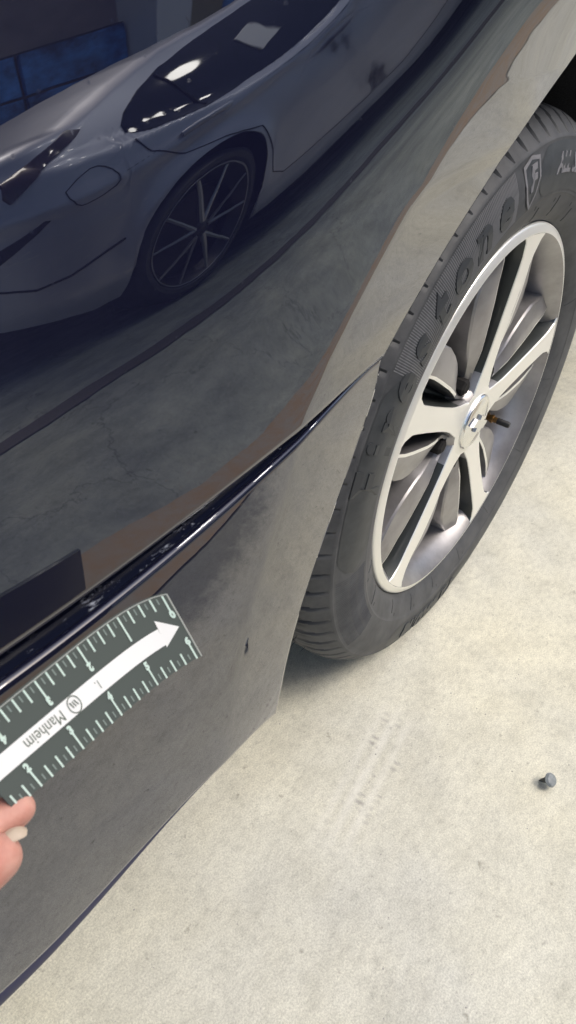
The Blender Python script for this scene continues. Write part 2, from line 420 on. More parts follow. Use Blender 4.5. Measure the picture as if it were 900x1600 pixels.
# grit scattered on the floor
grit_m = mat('grit', (.36, .35, .33), .9)
bm = bmesh.new(); rnd = random.Random(5)
for k in range(170):
    p = Vector((rnd.uniform(-.75, .35), rnd.uniform(-.42, .12), 0))
    s = rnd.uniform(.0003, .0010)
    r = bmesh.ops.create_icosphere(bm, subdivisions=1, radius=s)
    for v in r['verts']:
        v.co = Vector((v.co.x * rnd.uniform(.7, 1.4), v.co.y, v.co.z * .7)) + p + Vector((0, 0, s * .5))
o = bm_obj('floor_grit', bm, grit_m); tag(o, 'fine grit lying on the concrete floor', kind='stuff')

# ------------------------------------------------------------------ the near car
car = empty('parked_car', (0, 0.9, 0))
tag(car, 'dark navy car with its bumper cover pulled loose beside the alloy wheel', 'car')

# quarter panel: from the loose seam and the wheel arch up to the waist, then over to the deck
xs = np.concatenate([np.linspace(-1.05, -.74, 14)[:-1], np.linspace(-.74, -.06, 231)[:-1], np.linspace(-.06, .403, 50), np.linspace(.415, 3.4, 24)])
zl = low_q(xs)
NR = 150
V = []
tpar = np.linspace(0, 1, NR) ** 1.0
for tt in tpar:
    z = zl + (0.99 - zl) * tt
    y = -hq(xs, z)
    V += list(zip(xs, y, z))
nc = len(xs)
F = grid_faces(NR, nc)
# folded hem along the lower edge
base = len(V)
y0 = -hq(xs, zl)
for dy, dz in ((.0008, -.0012), (.0022, -.0016), (.006, -.0008), (.020, .000)):
    V += list(zip(xs, y0 + dy, zl + dz))
F += grid_faces(4, nc, flip=True, off=base)
F += [(j, base + j, base + j + 1, j + 1)[::1] for j in range(nc - 1)]
# shoulder and deck over the top (above the frame)
base2 = len(V); top0 = (NR - 1) * nc
zt = np.full(nc, .99); yt = -hq(xs, zt)
for dy, dz in ((.02, .03), (.06, .06), (.14, .085), (.9, .11), (1.7, .085), (1.8, .0), (1.82, -.3), (1.8, -.6)):
    V += list(zip(xs, yt + dy, zt + dz))
F += grid_faces(8, nc, off=base2)
F += [(top0 + j, top0 + j + 1, base2 + j + 1, base2 + j) for j in range(nc - 1)]
me_faces = [f[::-1] for f in F]
qp = mesh('body_panel', V, me_faces, paint, car, True, 0.9)

def lip_w(x): return np.interp(x, [-.75, -.66, -.60, -.53], [.019, .012, .0065, 0])
# bumper cover below the seam, its right edge cut by the wheel arch
NB, NX = 90, 150
V = []
sx = np.linspace(0, 1, NX) ** .8
for tt in np.linspace(0, 1, NB):
    x = -.7 + 0 * sx; z = np.full(NX, .4)
    for _ in range(25):
        xr = arch_b(z)
        x = -1.05 + (xr + 1.05) * sx
        z = (bot_b(x) + lip_w(x)) * (1 - tt) + (seam_b(x) - .0006) * tt
    V += list(zip(x, -hb(x, z), z))
V = np.array(V)
F = grid_faces(NB, NX)
VL = [tuple(v) for v in V]
# rolled top edge and mounting flange inside the gap
topv = V[(NB - 1) * NX:]
base = len(VL)
gapk = np.interp(topv[:, 0], [-.70, -.40, -.35], [1, .45, .2])
for dy, dz in ((.0010, .0010), (.0026, .0017), (.0048, .0012), (.0065, -.0012), (.0085, -.0030)):
    VL += [(v[0], v[1] + dy * k, v[2] + dz * k) for v, k in zip(topv, gapk)]
F += [((NB - 1) * NX + j, (NB - 1) * NX + j + 1, base + j + 1, base + j) for j in range(NX - 1)] + grid_faces(5, NX, off=base)
# hem along the arch edge
re = V[NX - 1::NX]
base = len(VL)
for dx, dy in ((.0008, .0008), (.0012, .0025), (.0002, .006), (-.001, .022)):
    VL += [(v[0] + dx, v[1] + dy, v[2]) for v in re]
n_ = len(re)
F += [(NX - 1 + i * NX, base + i, base + i + 1, NX - 1 + (i + 1) * NX) for i in range(n_ - 1)]
for k in range(3): F += [(base + k * n_ + i, base + (k + 1) * n_ + i, base + (k + 1) * n_ + i + 1, base + k * n_ + i + 1) for i in range(n_ - 1)]
# lower edge tucked under
be = V[:NX]; base = len(VL)
for dy, dz in ((.0006, -.0006), (.0030, -.0008), (.02, .001)):
    VL += [(v[0], v[1] + dy, v[2] + dz) for v in be]
F += [(j + 1, j, base + j, base + j + 1) for j in range(NX - 1)] + grid_faces(3, NX, flip=True, off=base)
bc = mesh('bumper_cover', VL, [f[::-1] for f in F], paint, car, True, 0.9)
tag(bc, 'navy bumper cover standing proud of the panel above it')

# lower lip of the cover, its blue reflection painted in, growing towards the corner
lip_m = mat('navy_lip_reflection', (.030, .032, .085), .5, 0, **{'Specular IOR Level': .15})
lx = np.linspace(-1.05, -.53, 90); lw = lip_w(lx); lz0 = bot_b(lx) + lw - .0004; ly0 = -hb(lx, lz0)
V = []
for f_, dy in ((0, .0012), (.35, .0010), (.7, .0016), (.95, .0026), (1.0, .0040), (.98, .02)):
    V += list(zip(lx, ly0 + dy * .7 + f_ * lw * .03, lz0 - lw * f_))
mesh('bumper_lip', V, grid_faces(6, 90), lip_m, car, True, .9)
# mounting flange with clip slots seen in the open gap
fx = np.linspace(-1.0, -.372, 120)
ft = seam_b(fx); fy = -hb(fx, ft)
kk = np.interp(fx, [-.70, -.40, -.35], [1, .45, .2])
V = []
for dy, dz in ((.0075, -.0026), (.012, -.0022), (.0125, .0008), (.020, .0010), (.034, .0030)):
    V += [(a, b_ + dy * k, c_ + dz * k) for a, b_, c_, k in zip(fx, fy, ft, kk)]
fl_ = mesh('mounting_flange', V, [f[::-1] for f in grid_faces(5, 120)], gap_paint, car, True, .6)
tag(fl_, 'dark mounting flange with clip slots inside the open seam')
for i, x in enumerate((-.672, -.640, -.598, -.561)):
    z = float(seam_b(np.array([x]))[0]); y = -float(hb(np.array([x]), np.array([z]))[0])
    bm = bmesh.new(); box(bm, (x, y + .0165, z + .0013), (.014, .0026, .0022)); box(bm, (x, y + .0150, z + .0016), (.0165, .0009, .0016)); 
    cs = bm_obj('clip_slot', bm, dark_plastic, fl_)
    bm = bmesh.new(); box(bm, (x - .0085, y + .0155, z + .0026), (.0022, .0042, .0026)); bmesh.ops.bevel(bm, geom=bm.edges[:], offset=.0005, segments=1, affect='EDGES')
    if i in (0, 2): box(bm, (x + .0095, y + .0145, z + .0022), (.0026, .0018, .0012))
    bm_obj('clip', bm, clip_m, fl_)
# dark structure behind the gap, underbody, wheel-arch liner
bm = bmesh.new()
box(bm, (-.66, .02, .545), (.70, .02, .10)); box(bm, (-.66, .30, .60), (.72, .5, .01))
bm_obj('bumper_beam', bm, dark_plastic, car)
V, F = [], []
na = 60
for r_, y_ in ((.412, .015), (.418, .05), (.418, .22), (.39, .28), (.05, .30)):
    for k in range(na):
        a = math.radians(-25 + 225 * k / (na - 1))
        V.append((r_ * math.cos(a), y_, RZ + r_ * math.sin(a)))
mesh('arch_liner', V, grid_faces(5, na), liner_m, car)
bm = bmesh.new()
box(bm, (-.72, .85, .36), (.52, 1.6, .03)); box(bm, (-1.06, .85, .65), (.02, 1.7, .68)); box(bm, (.8, .85, .62), (.7, 1.7, .60)); box(bm, (0, 1.0, .7), (1.0, 1.2, .3))
bm_obj('underbody', bm, dark_plastic, car)

# ------------------------------------------------------------------ wheel
def lathe(prof, n, a0=0, a1=2 * PI, closed=True):
    V = []
    for r_, y_ in prof:
        for k in range(n):
            a = a0 + (a1 - a0) * k / (n if closed else n - 1)
            V.append((r_ * math.cos(a), y_, RZ + r_ * math.sin(a)))
    return V, grid_faces(len(prof), n, close=closed)
prof = [(.229, .014), (.2335, .008), (.2338, .0036), (.2328, .0010), (.2315, -.0002), (.2300, -.0006), (.2248, -.0028), (.2232, -.0028), (.2200, .0004), (.2110, .014), (.2070, .030), (.2045, .060), (.2020, .11), (.2050, .17), (.215, .20)]
V, F = lathe(prof, 144)
fm = []
for i in range(len(prof) - 1): fm += [0 if i < 7 else (1 if i < 11 else 2)] * 144
wheel = mesh('wheel', V, F, [machined, rimpaint, iron], car, True, .6, fm)
tag(wheel, 'five spoke machined and grey alloy wheel with black tyre')

# hub: machined star plate joining the spokes, pocketed around the cap
SP = [155 - 72 * k for k in range(5)]
def interp(x, a, b_): return float(np.interp(x, a, b_))
def spoke(ang):
    ca, sa = math.cos(math.radians(ang)), math.sin(math.radians(ang))
    tx, tz = -sa, ca
    R = [.030, .040, .048, .056, .066, .078, .095, .115, .135, .155, .175, .190, .200, .2150, .2225]
    V, fm, rows = [], [], []
    for r_ in R:
        hw = interp(r_, [.03, .05, .07, .10, .16, .195, .2110, .2225], [.0245, .0200, .0155, .0140, .0146, .0158, .0180, .0320])
        yf = interp(r_, [.03, .06, .10, .16, .2110, .2225], [.0060, .0060, .0044, .0014, -.0014, -.0024])
        pw = interp(r_, [.03, .06, .075, .11, .17, .2110, .2225], [.002, .003, .008, .0165, .0245, .0240, .010])
        pd = interp(r_, [.03, .05, .07, .10, .17, .20, .2225], [.004, .010, .026, .042, .046, .036, .010])
        wy = interp(r_, [.03, .06, .075, .10, .15, .20, .2225], [.012, .015, .0125, .0085, .0075, .009, .012])
        ww = interp(r_, [.03, .05, .07, .09, .12, .15, .18, .20, .2225], [.004, .007, .013, .023, .033, .038, .036, .030, .024])
        wd = interp(r_, [.03, .06, .10, .2, .2225], [.020, .034, .045, .040, .030])
        half = [(0, yf), (hw * .97, yf), (hw, yf + .0012), (hw + .0020, yf + pd * .9), (hw + .0045, yf + pd), (hw + pw * .75, yf + pd), (hw + pw, yf + pd - .003), (hw + pw + .0008, wy + .0008), (hw + pw + .0042, wy),
                (hw + pw + ww * .5, wy + .0022), (hw + pw + ww * .95, wy + .0060), (hw + pw + ww, wy + .0085), (hw + pw + ww + .001, wy + wd)]
        full = [(-a, y_) for a, y_ in half[:0:-1]] + half
        for a, y_ in full:
            # swing the wings along the circle near the rim so that they follow it
            rr = r_ if abs(a) < hw + .001 else math.sqrt(max(r_ * r_, 0)) * (1 - .16 * max(abs(a) - .035, 0) / .06)
            V.append((rr * ca + a * tx, y_, RZ + rr * sa + a * tz))
        rows.append(len(full))
    n = rows[0]
    F = grid_faces(len(R), n)
    mid_ = (n - 1) // 2
    for i in range(len(R) - 1):
        for j in range(n - 1):
            d = abs(j + .5 - mid_)
            fm.append(0 if d < 2 or (7 < d < 8 and R[i] > .075) else (2 if 2 < d < 6 and R[i] > .06 else 1))
    return mesh('spoke', V, F, [machined, rimpaint, pocket_m], wheel, True, .42, fm)
for a in SP: spoke(a)
# hub plate
V, F = lathe([(.0355, .0035), (.036, .0048), (.042, .0056), (.0455, .0062), (.048, .009), (.056, .022), (.062, .05)], 90)
fm = []
for i in range(6): fm += [0 if i < 3 else 1] * 90
mesh('hub', V, F, [machined, rimpaint], wheel, True, .6, fm)
for a in SP:
    a2 = math.radians(a - 36)
    c0 = Vector((.062 * math.cos(a2), .0, RZ + .062 * math.sin(a2)))
    tube('lug_nut', [c0 + Vector((0, .046, 0)), c0 + Vector((0, .014, 0)), c0 + Vector((0, .0115, 0)), c0 + Vector((0, .0115, 0))], [.0105, .0105, .0075, .002], iron, wheel, 6)
# centre cap with raised emblem
V, F = lathe([(.0352, .006), (.0350, .0022), (.0335, .0006), (.0320, .0012), (.030, .0006), (.020, -.0012), (.010, -.0020), (.0005, -.0022)], 64)
cap = mesh('centre_cap', V, F, chrome, wheel, True, .8)
bm = bmesh.new()
ea = math.radians(155)
for poly in ([(-.022, -.0052), (-.0165, .0052), (-.007, .0052), (-.007, .0105), (.008, .0105), (.008, .0052), (.022, .0052), (.0165, -.0052), (.007, -.0052), (.007, -.0105), (-.008, -.0105), (-.008, -.0052)],):
    top = [bm.verts.new((u * math.cos(ea) - v * math.sin(ea), -.0052, RZ + u * math.sin(ea) + v * math.cos(ea))) for u, v in poly]
    lowv = [bm.verts.new((1.1 * (u * math.cos(ea) - v * math.sin(ea)), -.0008, RZ + 1.1 * (u * math.sin(ea) + v * math.cos(ea)))) for u, v in poly]
    bm.faces.new(top)
    for i in range(len(poly)): bm.faces.new((top[i], top[(i + 1) % len(poly)], lowv[(i + 1) % len(poly)], lowv[i]))
bmesh.ops.recalc_face_normals(bm, faces=bm.faces[:])
bm_obj('emblem', bm, chrome, wheel)
# valve stem
va = math.radians(-26)
def vp(y_): return (.166 * math.cos(va), y_, RZ + .166 * math.sin(va))
tube('valve_stem', [vp(.050), vp(.038), vp(.0375), vp(.034), vp(.0335), vp(.030), vp(.0298), vp(.026), vp(.0258), vp(.020)], [.0085, .0085, .0066, .0066, .0050, .0050, .0062, .0062, .0042, .0042], brass, wheel, 12)
tube('valve_cap', [vp(.0198), vp(.0195), vp(.004), vp(.0012)], [.003, .0046, .0046, .0036], black_cap, wheel, 10)
# brake behind the spokes
V, F = lathe([(.05, .055), (.075, .056), (.08, .075), (.148, .078), (.150, .082), (.150, .098), (.199, .110)], 72)
mesh('brake_disc', V, F, rust, wheel, True, .6)
bm = bmesh.new()
for a_, s_, m_ in ((110, (.07, .06, .11), 0), (150, (.05, .05, .05), 0)):
    a2 = math.radians(a_)
    box(bm, (.155 * math.cos(a2), .095, RZ + .155 * math.sin(a2)), s_, Matrix.Rotation(-a2, 3, 'Y'))
bmesh.ops.bevel(bm, geom=bm.edges[:], offset=.008, segments=2, affect='EDGES')
bm_obj('brake_caliper', bm, iron, wheel, True, .6)

# tyre: lathe with shoulder blocks cut by grooves
tp = [(.2300, .016), (.2330, .006), (.2365, .0010), (.2450, -.0042), (.2560, -.0080), (.2620, -.0094), (.2650, -.0104), (.2655, -.0108), (.2680, -.0112), (.285, -.0122), (.297, -.0112), (.3090, -.0072), (.3150, -.0045), (.3165, -.0046), (.3185, -.0036), (.3195, -.0022), (.3265, .0050), (.3320, .0120),
      (.3345, .0165), (.3362, .0195), (.3385, .0260), (.3402, .0360), (.3408, .0440), (.3350, .0455), (.3350, .0525), (.3410, .0540), (.3420, .0800), (.3360, .0815), (.3360, .0890), (.3422, .0905), (.3422, .1250), (.3360, .1265), (.3360, .1340), (.3418, .1355), (.3400, .18), (.330, .205), (.30, .218), (.24, .21)]
NT = 936
V = []
fl_ang = np.arange(NT) * 2 * PI / NT
blk = 78
for r_, y_ in tp:
    for k in range(NT):
        ph = (k * blk / NT) % 1.0
        rr = r_
        yy = y_
        if r_ > .3262 and .004 < y_ < .205:
            sh = .06 * math.sin((y_) * 70)
            ph2 = (ph + sh + y_ * 3) % 1.0
            g = 1.0 if ph2 < .085 else (.5 if ph2 < .17 else 0)
            dep = .0058 * g * float(np.interp(y_, [.004, .010, .0165], [.45, .9, 1]))
            sp = ((k * blk * 2 / NT) + y_ * 8 + .3) % 1.0
            if sp < .09 and y_ > .02: dep = max(dep, .0015)
            if y_ > .026: dep *= .14
            rr -= dep
            yy += .45 * dep if y_ < .02 else 0
        V.append((rr * math.cos(fl_ang[k]), yy, max(RZ + rr * math.sin(fl_ang[k]), .0015)))
tyre = mesh('tyre', V, grid_faces(len(tp), NT, close=True), rubber, wheel, True, .5)
def ysw(r_): return float(np.interp(r_, [p[0] for p in tp[:18]], [p[1] for p in tp[:18]]))
# fine radial ribs on the lettering band
bm = bmesh.new()
def rib(a_deg, r0_, r1_, wd, hgt, steps=5):
    a = math.radians(a_deg); prev = None
    for i in range(steps + 1):
        r_ = r0_ + (r1_ - r0_) * i / steps
        y_ = ysw(r_)
        vs = []
        for s, hh in ((-1, .0002), (0, -hgt), (1, .0002)):
            aa = a + s * wd / r_
            vs.append(bm.verts.new((r_ * math.cos(aa), y_ + hh, RZ + r_ * math.sin(aa))))
        if prev:
            bm.faces.new((prev[0], prev[1], vs[1], vs[0])); bm.faces.new((prev[1], prev[2], vs[2], vs[1]))
        prev = vs
a = 107.0
while a < 147: rib(a, .2685, .3145, .00075, .0007); a += .42
o = bm_obj('sidewall_ribs', bm, rib_rubber, wheel, True)
o['kind'] = 'stuff'
bm = bmesh.new(); a = 188.0
while a < 214: rib(a, .2700, .3130, .00045, .0005); a += .6
o = bm_obj('sidewall_ribs', bm, rubber, wheel, True)
o['kind'] = 'stuff'
def arc_patch(name, a0, a1, r0_, r1_, m, lift=.0004, na_=40, nr_=6, taper=0):
    V = []
    for i in range(nr_):
        for j in range(na_):
            f_ = j / (na_ - 1); tw = 1.0
            if taper: tw = min(1, (min(f_, 1 - f_) * na_ / taper) ** .5 + .05)
            rm = (r0_ + r1_) / 2; hw_ = (r1_ - r0_) / 2 * tw
            r_ = rm - hw_ + 2 * hw_ * i / (nr_ - 1)
            aa = math.radians(a0 + (a1 - a0) * f_)
            V.append((r_ * math.cos(aa), ysw(r_) - lift, RZ + r_ * math.sin(aa)))
    return mesh(name, V, grid_faces(nr_, na_), m, wheel)
arc_patch('smooth_sidewall_band', 147, 187, .2690, .3140, smooth_rubber, .0004, 40, 6, 5)
arc_patch('smooth_sidewall_band', 40, 98, .2690, .3140, smooth_rubber, .0004, 50, 6, 4)
arc_patch('smooth_sidewall_band', 238, 290, .2760, .3140, smooth_rubber, .0004, 50, 6, 6)
# raised lettering
def curve_text(ch, a_deg, r_, size, m, sx_=1.0, shear=0.0, off=0.0, hgt=.0010, name='lettering', flip=False):
    V2, F2 = text_geo(ch, size, shear, off, .5)
    a0 = math.radians(a_deg)
    V = []
    for u, v, e in V2:
        u *= sx_
        if flip: u, v = -u, -v
        rr = r_ + v
        aa = a0 - u / r_
        y_ = ysw(rr) - (hgt if e > 0 else -.0004)
        V.append((rr * math.cos(aa), y_, RZ + rr * math.sin(aa)))
    return mesh(name, V, F2, m, wheel, False)
for ch, a_ in zip('Firestone', (167.5, 160.5, 155.5, 148.8, 141.8, 134.5, 127.2, 119.6, 111.8)):
    curve_text(ch, a_, .2925, .0535 if ch != 'F' else .055, letter_rubber, 1.05, .13, .0018, .0015)
curve_text('ALL SEASON', 76.5, .2940, .026, pale_rubber, .9, .2, .0006)
curve_text('Firestone', 262, .2945, .044, letter_rubber, .95, .12, .0022, .0016)
# shield with F
sh_out = [(-.017, .018), (0, .022), (.017, .018), (.016, .0), (.010, -.016), (0, -.027), (-.010, -.016), (-.016, .0)]
def polar(u, v, a_deg, r_, lift): 
    rr = r_ + v; aa = math.radians(a_deg) - u / r_
    return (rr * math.cos(aa), ysw(rr) - lift, RZ + rr * math.sin(aa))
n = len(sh_out)
V = [polar(u, v, 101, .294, .0012) for u, v in sh_out] + [polar(u * .80, v * .84, 101, .294, .0012) for u, v in sh_out]
mesh('shield_emblem', V, [(i, (i + 1) % n, n + (i + 1) % n, n + i) for i in range(n)], pale_rubber, wheel, False)
V = [polar(u * .80, v * .84, 101, .294, .0009) for u, v in sh_out] + [polar(0, 0, 101, .294, .0009)]
mesh('shield_emblem', V, [(i, (i + 1) % n, n) for i in range(n)], smooth_rubber, wheel, False)
curve_text('F', 101, .2955, .030, pale_rubber, .8, .2, .0012, .0014)
# small moulded notch marks near the rim
bm = bmesh.new()
for k, a_ in enumerate((92, 80, 66, 20, -8, -34, -58, -78, -96, -112, -128, -150, 196)):
    rib(a_, .2405, .262 if k % 2 else .256, .0005, .0007, 4)
    aa0 = a_ + .3
    rib(aa0 + 2.2, .2560, .2600, .0012, .0006, 2)
o = bm_obj('moulded_marks', bm, letter_rubber, wheel, True); o['kind'] = 'stuff'
# flashing hairs on the shoulder by the floor
bm = bmesh.new(); rnd = random.Random(9)
for k in range(46):
    a_ = math.radians(rnd.uniform(196, 214)); y_ = rnd.uniform(.03, .20)
    p = Vector((.340 * math.cos(a_), y_, RZ + .340 * math.sin(a_)))
    q = p + Vector((-.012 + rnd.uniform(-.004, .004), rnd.uniform(-.004, .003), rnd.uniform(-.010, .0)))
    s = Vector((.0002, .0003, .0002))
    bm.faces.new([bm.verts.new(p - s), bm.verts.new(p + s), bm.verts.new(q)])
    s = Vector((-.0002, .0003, -.0002))
    bm.faces.new([bm.verts.new(p - s), bm.verts.new(p + s), bm.verts.new(q)])
o = bm_obj('rubber_hairs', bm, smooth_rubber, wheel, False); o['kind'] = 'stuff'

# ------------------------------------------------------------------ ruler held against the bumper
RT = np.array([[-0.6206, -0.0885, 0.5684], [-0.6427, -0.0861, 0.5717], [-0.664, -0.0866, 0.5729], [-0.6846, -0.0879, 0.5737], [-0.7045, -0.0895, 0.574]])
RB = np.array([[-0.6145, -0.1027, 0.5334], [-0.6367, -0.1009, 0.535], [-0.6581, -0.1013, 0.5366], [-0.6789, -0.1022, 0.5382], [-0.6985, -0.1035, 0.5393]])
ku = np.arange(5.)
def edge_curve(P):
    # straight blade with a short bend at the tip: line through the far marks plus a decaying term
    out = []
    for i in range(3):
        A_ = np.stack([np.ones(5), ku, np.exp(-1.6 * ku)], 1)
        out.append(np.linalg.lstsq(A_, P[:, i], rcond=None)[0])
    return out
cT, cB = edge_curve(RT), edge_curve(RB)
def pval(c_, u): return c_[0] + c_[1] * u + c_[2] * math.exp(-1.6 * u)
def rp(u, v, lift=0.0):
    # u: inches back from the tip's zero mark, v: 0 lower edge .. 1 upper edge
    T = Vector([pval(c_, u) for c_ in cT]); B = Vector([pval(c_, u) for c_ in cB])
    if lift:
        du = Vector([pval(c_, u + .05) for c_ in cT]) - T
        nrm = du.cross(T - B).normalized()
        if nrm.dot(Vector(CAM) - T) < 0: nrm = -nrm
        return B + (T - B) * v + nrm * lift
    return B + (T - B) * v
ruler_m = mat('clear_grey_green_plastic', (.100, .117, .109), .20, 0, **{'Alpha': .92, 'IOR': 1.4})
print_w = mat('white_print', (.86, .87, .86), .5)
print_t = mat('pale_green_print', (.60, .74, .67), .5)
print_s = mat('faint_print', (.22, .27, .25), .5)
print_k = mat('grey_print', (.13, .16, .13), .6)
print_e = mat('polished_edge', (.40, .42, .39), .3)
ruler = empty('ruler', rp(1, .5))
tag(ruler, 'bent clear plastic ruler with a white arrow, held in front of the loose bumper cover', 'ruler')
U0, U1, NU, NV = -.10, 4.6, 60, 8
V = []
for lift in (.0006, -.0006):
    for i in range(NU):
        for j in range(NV): V.append(rp(U0 + (U1 - U0) * i / (NU - 1), j / (NV - 1), lift))
n = NU * NV
F = grid_faces(NU, NV) + grid_faces(NU, NV, flip=True, off=n)
F += [(i * NV, n + i * NV, n + (i + 1) * NV, (i + 1) * NV) for i in range(NU - 1)] + [(i * NV + NV - 1, (i + 1) * NV + NV - 1, n + (i + 1) * NV + NV - 1, n + i * NV + NV - 1) for i in range(NU - 1)]
F += [(j, j + 1, n + j + 1, n + j) for j in range(NV - 1)]
o = mesh('ruler_blade', V, F, ruler_m, ruler, True, .8)
bm = bmesh.new(); bm.from_mesh(o.data); bmesh.ops.recalc_face_normals(bm, faces=bm.faces[:]); bm.to_mesh(o.data); bm.free()
def rquad(bm, pts, lift=.0009, sub=1):
    bm.faces.new([bm.verts.new(rp(u, v, lift)) for u, v in pts])
# bevelled bright edges
bm = bmesh.new()
for i in range(48):
    u0 = U0 + (U1 - U0) * i / 48; u1 = U0 + (U1 - U0) * (i + 1) / 48
    rquad(bm, [(u0, .99), (u1, .99), (u1, 1.002), (u0, 1.002)], .0008)
for j in range(8): rquad(bm, [(U0 - .012, j / 8), (U0 + .015, j / 8), (U0 + .015, (j + 1) / 8), (U0 - .012, (j + 1) / 8)], .0008)
bm_obj('ruler_edge', bm, print_e, ruler)
# scale marks: quarter inches long, eighths faint; each scale starts at its own end
bl, bs = bmesh.new(), bmesh.new()
for k in range(0, 37):
    u = k / 8
    if u > 4.5: break
    lng = .26 if k % 8 == 0 else .17
    for top in (1, 0):
        sk_ = (.0 if top else .03)
        if k % 2 == 0:
            v0, v1 = (.985, .985 - lng) if top else (.0, lng)
            rquad(bl, [(u - .019, v0), (u + .019, v0), (u + .019, v1), (u - .019, v1)])
        else:
            v0, v1 = (.965, .885) if top else (.035, .115)
            rquad(bs, [(u - .014, v0), (u + .014, v0), (u + .014, v1), (u - .014, v1)])
for nm_, b_, m_ in (('scale_marks', bl, print_t), ('fine_scale_marks', bs, print_s)): bm_obj(nm_, b_, m_, ruler)['kind'] = 'stuff'
def rtext(s, u, v, size, m, upside, name, sx_=1.0, off=0.0):
    # size in inches; ruler is 1.2 in wide
    V2, F2 = text_geo(s, size, 0, off, 0, 4)
    V = []
    for a, c_, e in V2:
        a *= sx_
        if upside: a, c_ = -a, -c_
        V.append(rp(u - a, v + c_ / 1.2, .0010))
    o = mesh(name, V, F2, m, ruler, False)
    return o
for k in range(5):
    rtext(str(k), k + .0, .715, .165, print_t, True, 'number', 1.05, .012)
    rtext(str(6 - k), k + .0, .285, .165, print_t, False, 'number', 1.05, .012)
# white arrow along the middle
bm = bmesh.new()
for i in range(40):
    u0 = .40 + (4.6 - .40) * i / 40; u1 = .40 + (4.6 - .40) * (i + 1) / 40
    rquad(bm, [(u0, .375), (u1, .375), (u1, .605), (u0, .605)], .0009)
rquad(bm, [(.0, .52), (.42, .34), (.40, .52)], .0009); rquad(bm, [(.0, .52), (.40, .52), (.38, .72)], .0009)
bm_obj('arrow', bm, print_w, ruler)
rtext('1.', 2.06, .49, .19, print_k, True, 'lettering', .9)
rtext('Manheim', 3.36, .49, .25, print_k, True, 'lettering', .95)
bm = bmesh.new()
for r0_, r1_ in ((.118, .136),):
    for k in range(28):
        a, c_ = 2 * PI * k / 28, 2 * PI * (k + 1) / 28
        rquad(bm, [(2.66 + r_ * math.cos(q), .492 + r_ * math.sin(q) / 1.2) for r_, q in ((r0_, a), (r1_, a), (r1_, c_), (r0_, c_))], .0011)
for pts in ([(-.08, -.03), (-.045, .05), (-.02, .05), (-.055, -.03)], [(-.02, -.03), (.0, .045), (.025, .045), (.0, -.03)], [(.03, -.03), (.055, .05), (.08, .05), (.055, -.03)]):
    rquad(bm, [(2.66 + a, .492 + c_) for a, c_ in pts], .0011)
bm_obj('round_emblem', bm, print_k, ruler)

# ------------------------------------------------------------------ hand holding the ruler
def cam_pt(px, py, d):
    return Vector(CAM + MC @ (np.array([(px - 450) / 1150, (py - 800) / 1150, 1]) * d))
skin = mat('skin', (.70, .36, .29), .42, 0, **{'Subsurface Weight': .25, 'Subsurface Radius': (.008, .003, .002), 'Subsurface Scale': 1.0})
n_, r_ = noise_col(skin, (.47, .19, .145), (.60, .32, .255), 75, 5)
n2 = skin.node_tree.nodes.new('ShaderNodeTexNoise'); n2.inputs['Scale'].default_value = 520
n2.inputs['Detail'].default_value = 5
bump(skin, n2.outputs[0], .35, .0008)
nail_m = mat('nail', (.52, .42, .32), .3, 0, **{'Coat Weight': .25})
J = [  # px, py, depth, radius, parent
    (-420, 1560, .215, .026, -1),     # 0 wrist
    (-250, 1440, .225, .024, 0),      # 1 palm
    (-150, 1395, .248, .0115, 1),     # 2 index knuckle
    (-70, 1330, 0.2535, .0088, 2),      # 3
    (6, 1278, 0.2623, .0074, 3),        # 4
    (57, 1246, 0.2673, .0060, 4),      # 5 index tip
    (-150, 1450, .226, .0125, 1),     # 6 thumb base
    (-70, 1392, .238, .0108, 6),      # 7
    (-22, 1352, .2465, .0098, 7),     # 8
    (35, 1316, .2545, .0072, 8),      # 9 thumb tip
    (-190, 1370, .262, .011, 1), (-110, 1330, .290, .009, 10), (-120, 1350, .312, .008, 11), (-165, 1395, .318, .007, 12),   # middle, curled behind
    (-250, 1375, .268, .0105, 1), (-190, 1335, .298, .0085, 14), (-190, 1370, .320, .0075, 15), (-230, 1410, .322, .0068, 16),
    (-310, 1390, .262, .0095, 1), (-270, 1350, .288, .0075, 18), (-265, 1385, .306, .0066, 19), (-300, 1420, .308, .006, 20),
    (-800, 1900, .20, .030, 0), (-1400, 2500, .16, .036, 22),
]
pv = [cam_pt(*j[:3]) for j in J]
me = bpy.data.meshes.new('person')
me.from_pydata([tuple(p) for p in pv], [(j[4], i) for i, j in enumerate(J) if j[4] >= 0], [])
hand = bpy.data.objects.new('person', me); COL.objects.link(hand)
md = hand.modifiers.new('skin', 'SKIN')
for i, j in enumerate(J):
    me.skin_vertices[0].data[i].radius = (j[3], j[3])
    me.skin_vertices[0].data[i].use_root = i == 0
md.use_smooth_shade = True; md.branch_smoothing = .6
hand.modifiers.new('sub', 'SUBSURF').render_levels = 3
hand.modifiers['sub'].levels = 3
dg = bpy.context.evaluated_depsgraph_get()
me2 = bpy.data.meshes.new_from_object(hand.evaluated_get(dg))
hand.modifiers.clear(); hand.data = me2; me2.name = 'person'
me2.materials.clear(); me2.materials.append(skin)
me2.polygons.foreach_set('use_smooth', [True] * len(me2.polygons))
tag(hand, 'bare hand pinching the lower edge of the ruler between thumb and finger', 'person')
